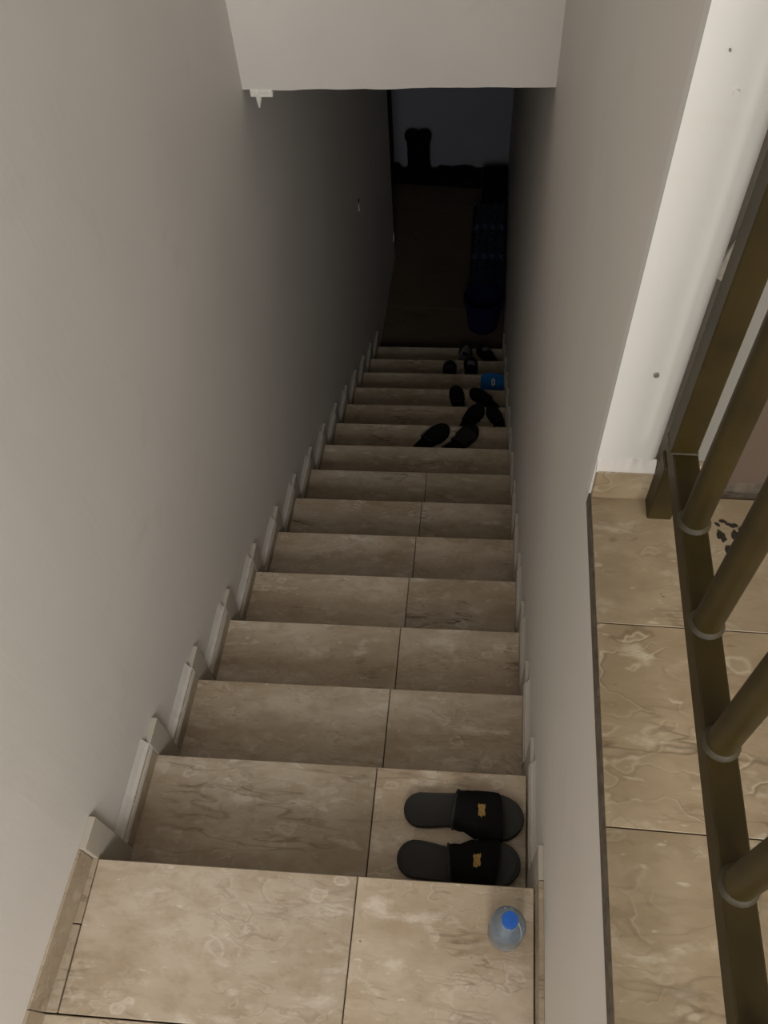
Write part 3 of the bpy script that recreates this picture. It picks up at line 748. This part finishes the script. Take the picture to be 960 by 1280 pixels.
# ------------------------------------------------------------------ bucket and what stands in the lower hall
t = thing('bucket', 'dark blue plastic bucket standing on the lower floor by the right wall', 'bucket', (0.802, 4.345, FLOOR_Z + 0.0005))
bm = bmesh.new(); lathe(bm, [(0.104, 0.0), (0.109, 0.004), (0.134, 0.235), (0.136, 0.262), (0.131, 0.262), (0.128, 0.235), (0.103, 0.008)], 40, True, True); obj('bucket_body', bm, M['navy'], t, True)
bm = bmesh.new(); lathe(bm, [(0.1365, 0.232), (0.146, 0.234), (0.1475, 0.262), (0.146, 0.274), (0.138, 0.276), (0.1365, 0.268)], 40, False, False); obj('rim', bm, M['navy'], t, True)
bm = bmesh.new(); tube(bm, [(0.147 * math.cos(a * PI / 14), 0.147 * math.sin(a * PI / 14) * 0.95, 0.262 - 0.03 * math.sin(a * PI / 14)) for a in range(15)], 0.003, 8); obj('handle', bm, M['steel'], t, True)

pb = bmesh.new(); lathe(pb, [(0.026, 0.0), (0.031, 0.004), (0.032, 0.05), (0.030, 0.055), (0.032, 0.06), (0.032, 0.10), (0.030, 0.105), (0.032, 0.11), (0.032, 0.15), (0.024, 0.178), (0.0135, 0.190), (0.0135, 0.198)], 14, True, True)
pbm = bpy.data.meshes.new('bottle'); pb.to_mesh(pbm); pb.free(); pbm.materials.append(M['pack_bottle'])
for p in pbm.polygons: p.use_smooth = True
pc = bmesh.new(); lathe(pc, [(0.0145, 0.196), (0.015, 0.197), (0.015, 0.21), (0.0135, 0.212)], 12, True, True)
pcm = bpy.data.meshes.new('cap'); pc.to_mesh(pcm); pc.free(); pcm.materials.append(M['pack_cap'])
def pack(label, y0, rows, x0=0.688):
    t = thing('bottle_pack', label, 'water pack', (x0, y0, FLOOR_Z + 0.0005), 0, 'shrink-wrapped packs of water bottles')
    for i in range(4):
        for j in range(rows):
            b = bpy.data.objects.new('bottle', pbm); C.objects.link(b); b.parent = t; b.location = (0.034 + 0.0645 * i, 0.034 + 0.0645 * j, 0.001)
            c = bpy.data.objects.new('cap', pcm); C.objects.link(c); c.parent = b
    lx, ly = 0.0645 * 4 + 0.006, 0.0645 * rows + 0.006
    bm = bmesh.new(); n = 10; grid = []
    for i in range(n + 1):
        r = []
        for j in range(n + 1):
            x, y = lx * i / n, ly * j / n
            z = 0.2145 + 0.003 * noise.noise((x * 30, y * 30, y0 * 5))
            e = min(i, n - i, j, n - j)
            if e == 0: z -= 0.025
            r.append(bm.verts.new((x, y, z)))
        grid.append(r)
    for i in range(n):
        for j in range(n): bm.faces.new([grid[i][j], grid[i + 1][j], grid[i + 1][j + 1], grid[i][j + 1]])
    rim = [grid[i][0] for i in range(n)] + [grid[n][j] for j in range(n)] + [grid[n - i][n] for i in range(n)] + [grid[0][n - j] for j in range(n)]
    low = [bm.verts.new((v.co.x, v.co.y, 0.002)) for v in rim]
    for i in range(len(rim)): bm.faces.new([rim[i], low[i], low[(i + 1) % len(rim)], rim[(i + 1) % len(rim)]])
    obj('film', bm, M['film'], t, True)
pack('shrink-wrapped pack of blue water bottles nearest the dark blue bucket', 4.50, 5)
pack('middle one of three shrink-wrapped water bottle packs along the wall', 4.84, 5)
pack('shrink-wrapped water bottle pack furthest back, beside the black box', 5.18, 5)

t = thing('black_box', 'black lidded box in the far right corner behind the water packs', 'box', (0.845, 5.72, FLOOR_Z + 0.0005))
obj('box_body', boxbm(-0.098, 0.098, -0.17, 0.17, 0, 0.225, bevel=0.006, seg=2), M['black_fabric'], t)
obj('lid', boxbm(-0.102, 0.102, -0.175, 0.175, 0.226, 0.25, bevel=0.005, seg=2), M['black_fabric'], t)

# crumpled black cloth along the foot of the far wall
bm = bmesh.new(); nx, ny = 46, 14; top = []; bot = []
for i in range(nx + 1):
    rt_, rb = [], []
    for j in range(ny + 1):
        u, v = i / nx, j / ny
        x = -0.10 + 0.835 * u
        front = 6.01 - 0.06 * u + 0.012 * noise.noise((u * 9, 1, 0)); y = front + (6.215 - front) * v
        e = min(1, min(u, 1 - u) * 12) * min(1, v * 4) * min(1, (1 - v) * 6)
        bagd = min(1, max(0, (abs(x - 0.205) - 0.125) / 0.05))
        h = (0.004 + bagd) * (0.055 + 0.035 * noise.noise((u * 7, v * 3, 2)) + 0.018 * noise.noise((u * 22, v * 8, 5))) * max(e, 0) ** 0.6
        rt_.append(bm.verts.new((x, y, FLOOR_Z + 0.006 + max(h, 0)))); rb.append(bm.verts.new((x, y, FLOOR_Z + 0.0005)))
    top.append(rt_); bot.append(rb)
for i in range(nx):
    for j in range(ny):
        bm.faces.new([top[i][j], top[i + 1][j], top[i + 1][j + 1], top[i][j + 1]]); bm.faces.new([bot[i][j], bot[i][j + 1], bot[i + 1][j + 1], bot[i + 1][j]])
for i in range(nx):
    bm.faces.new([top[i][0], bot[i][0], bot[i + 1][0], top[i + 1][0]]); bm.faces.new([top[i][ny], top[i + 1][ny], bot[i + 1][ny], bot[i][ny]])
for j in range(ny):
    bm.faces.new([top[0][j], top[0][j + 1], bot[0][j + 1], bot[0][j]]); bm.faces.new([top[nx][j], bot[nx][j], bot[nx][j + 1], top[nx][j + 1]])
tag(obj('black_cloth', bm, M['black_fabric'], None, True), 'crumpled black cloth lying along the foot of the far wall', 'cloth')

# tall tied black bag with two lobes on top
t = thing('black_bag', 'tall black bag tied into two round lobes, standing before the far wall', 'bag', (0.205, 6.09, FLOOR_Z + 0.0075))
bm = bmesh.new()
lathe(bm, [(0.06, 0.0), (0.100, 0.01), (0.106, 0.06), (0.090, 0.14), (0.090, 0.22), (0.092, 0.28), (0.092, 0.33), (0.080, 0.37)], 28, True, True, lambda u, z: 1 + 0.05 * math.cos(u * 2 * PI * 7) + 0.04 * noise.noise((u * 6, z * 20, 1)))
obj('bag_body', bm, M['black_fabric'], t, True)
for s in (-1, 1):
    bm = bmesh.new(); bmesh.ops.create_icosphere(bm, subdivisions=3, radius=0.068)
    for v in bm.verts:
        v.co *= 1 + 0.10 * noise.noise(v.co * 22 + Vector((s * 3, 0, 0)))
        v.co = Vector((v.co.x * 0.92, v.co.y * 0.8, v.co.z * (0.62 if v.co.z > 0 else 1.1))) + Vector((s * 0.050, 0, 0.385))
    obj('lobe', bm, M['black_fabric'], t, True)
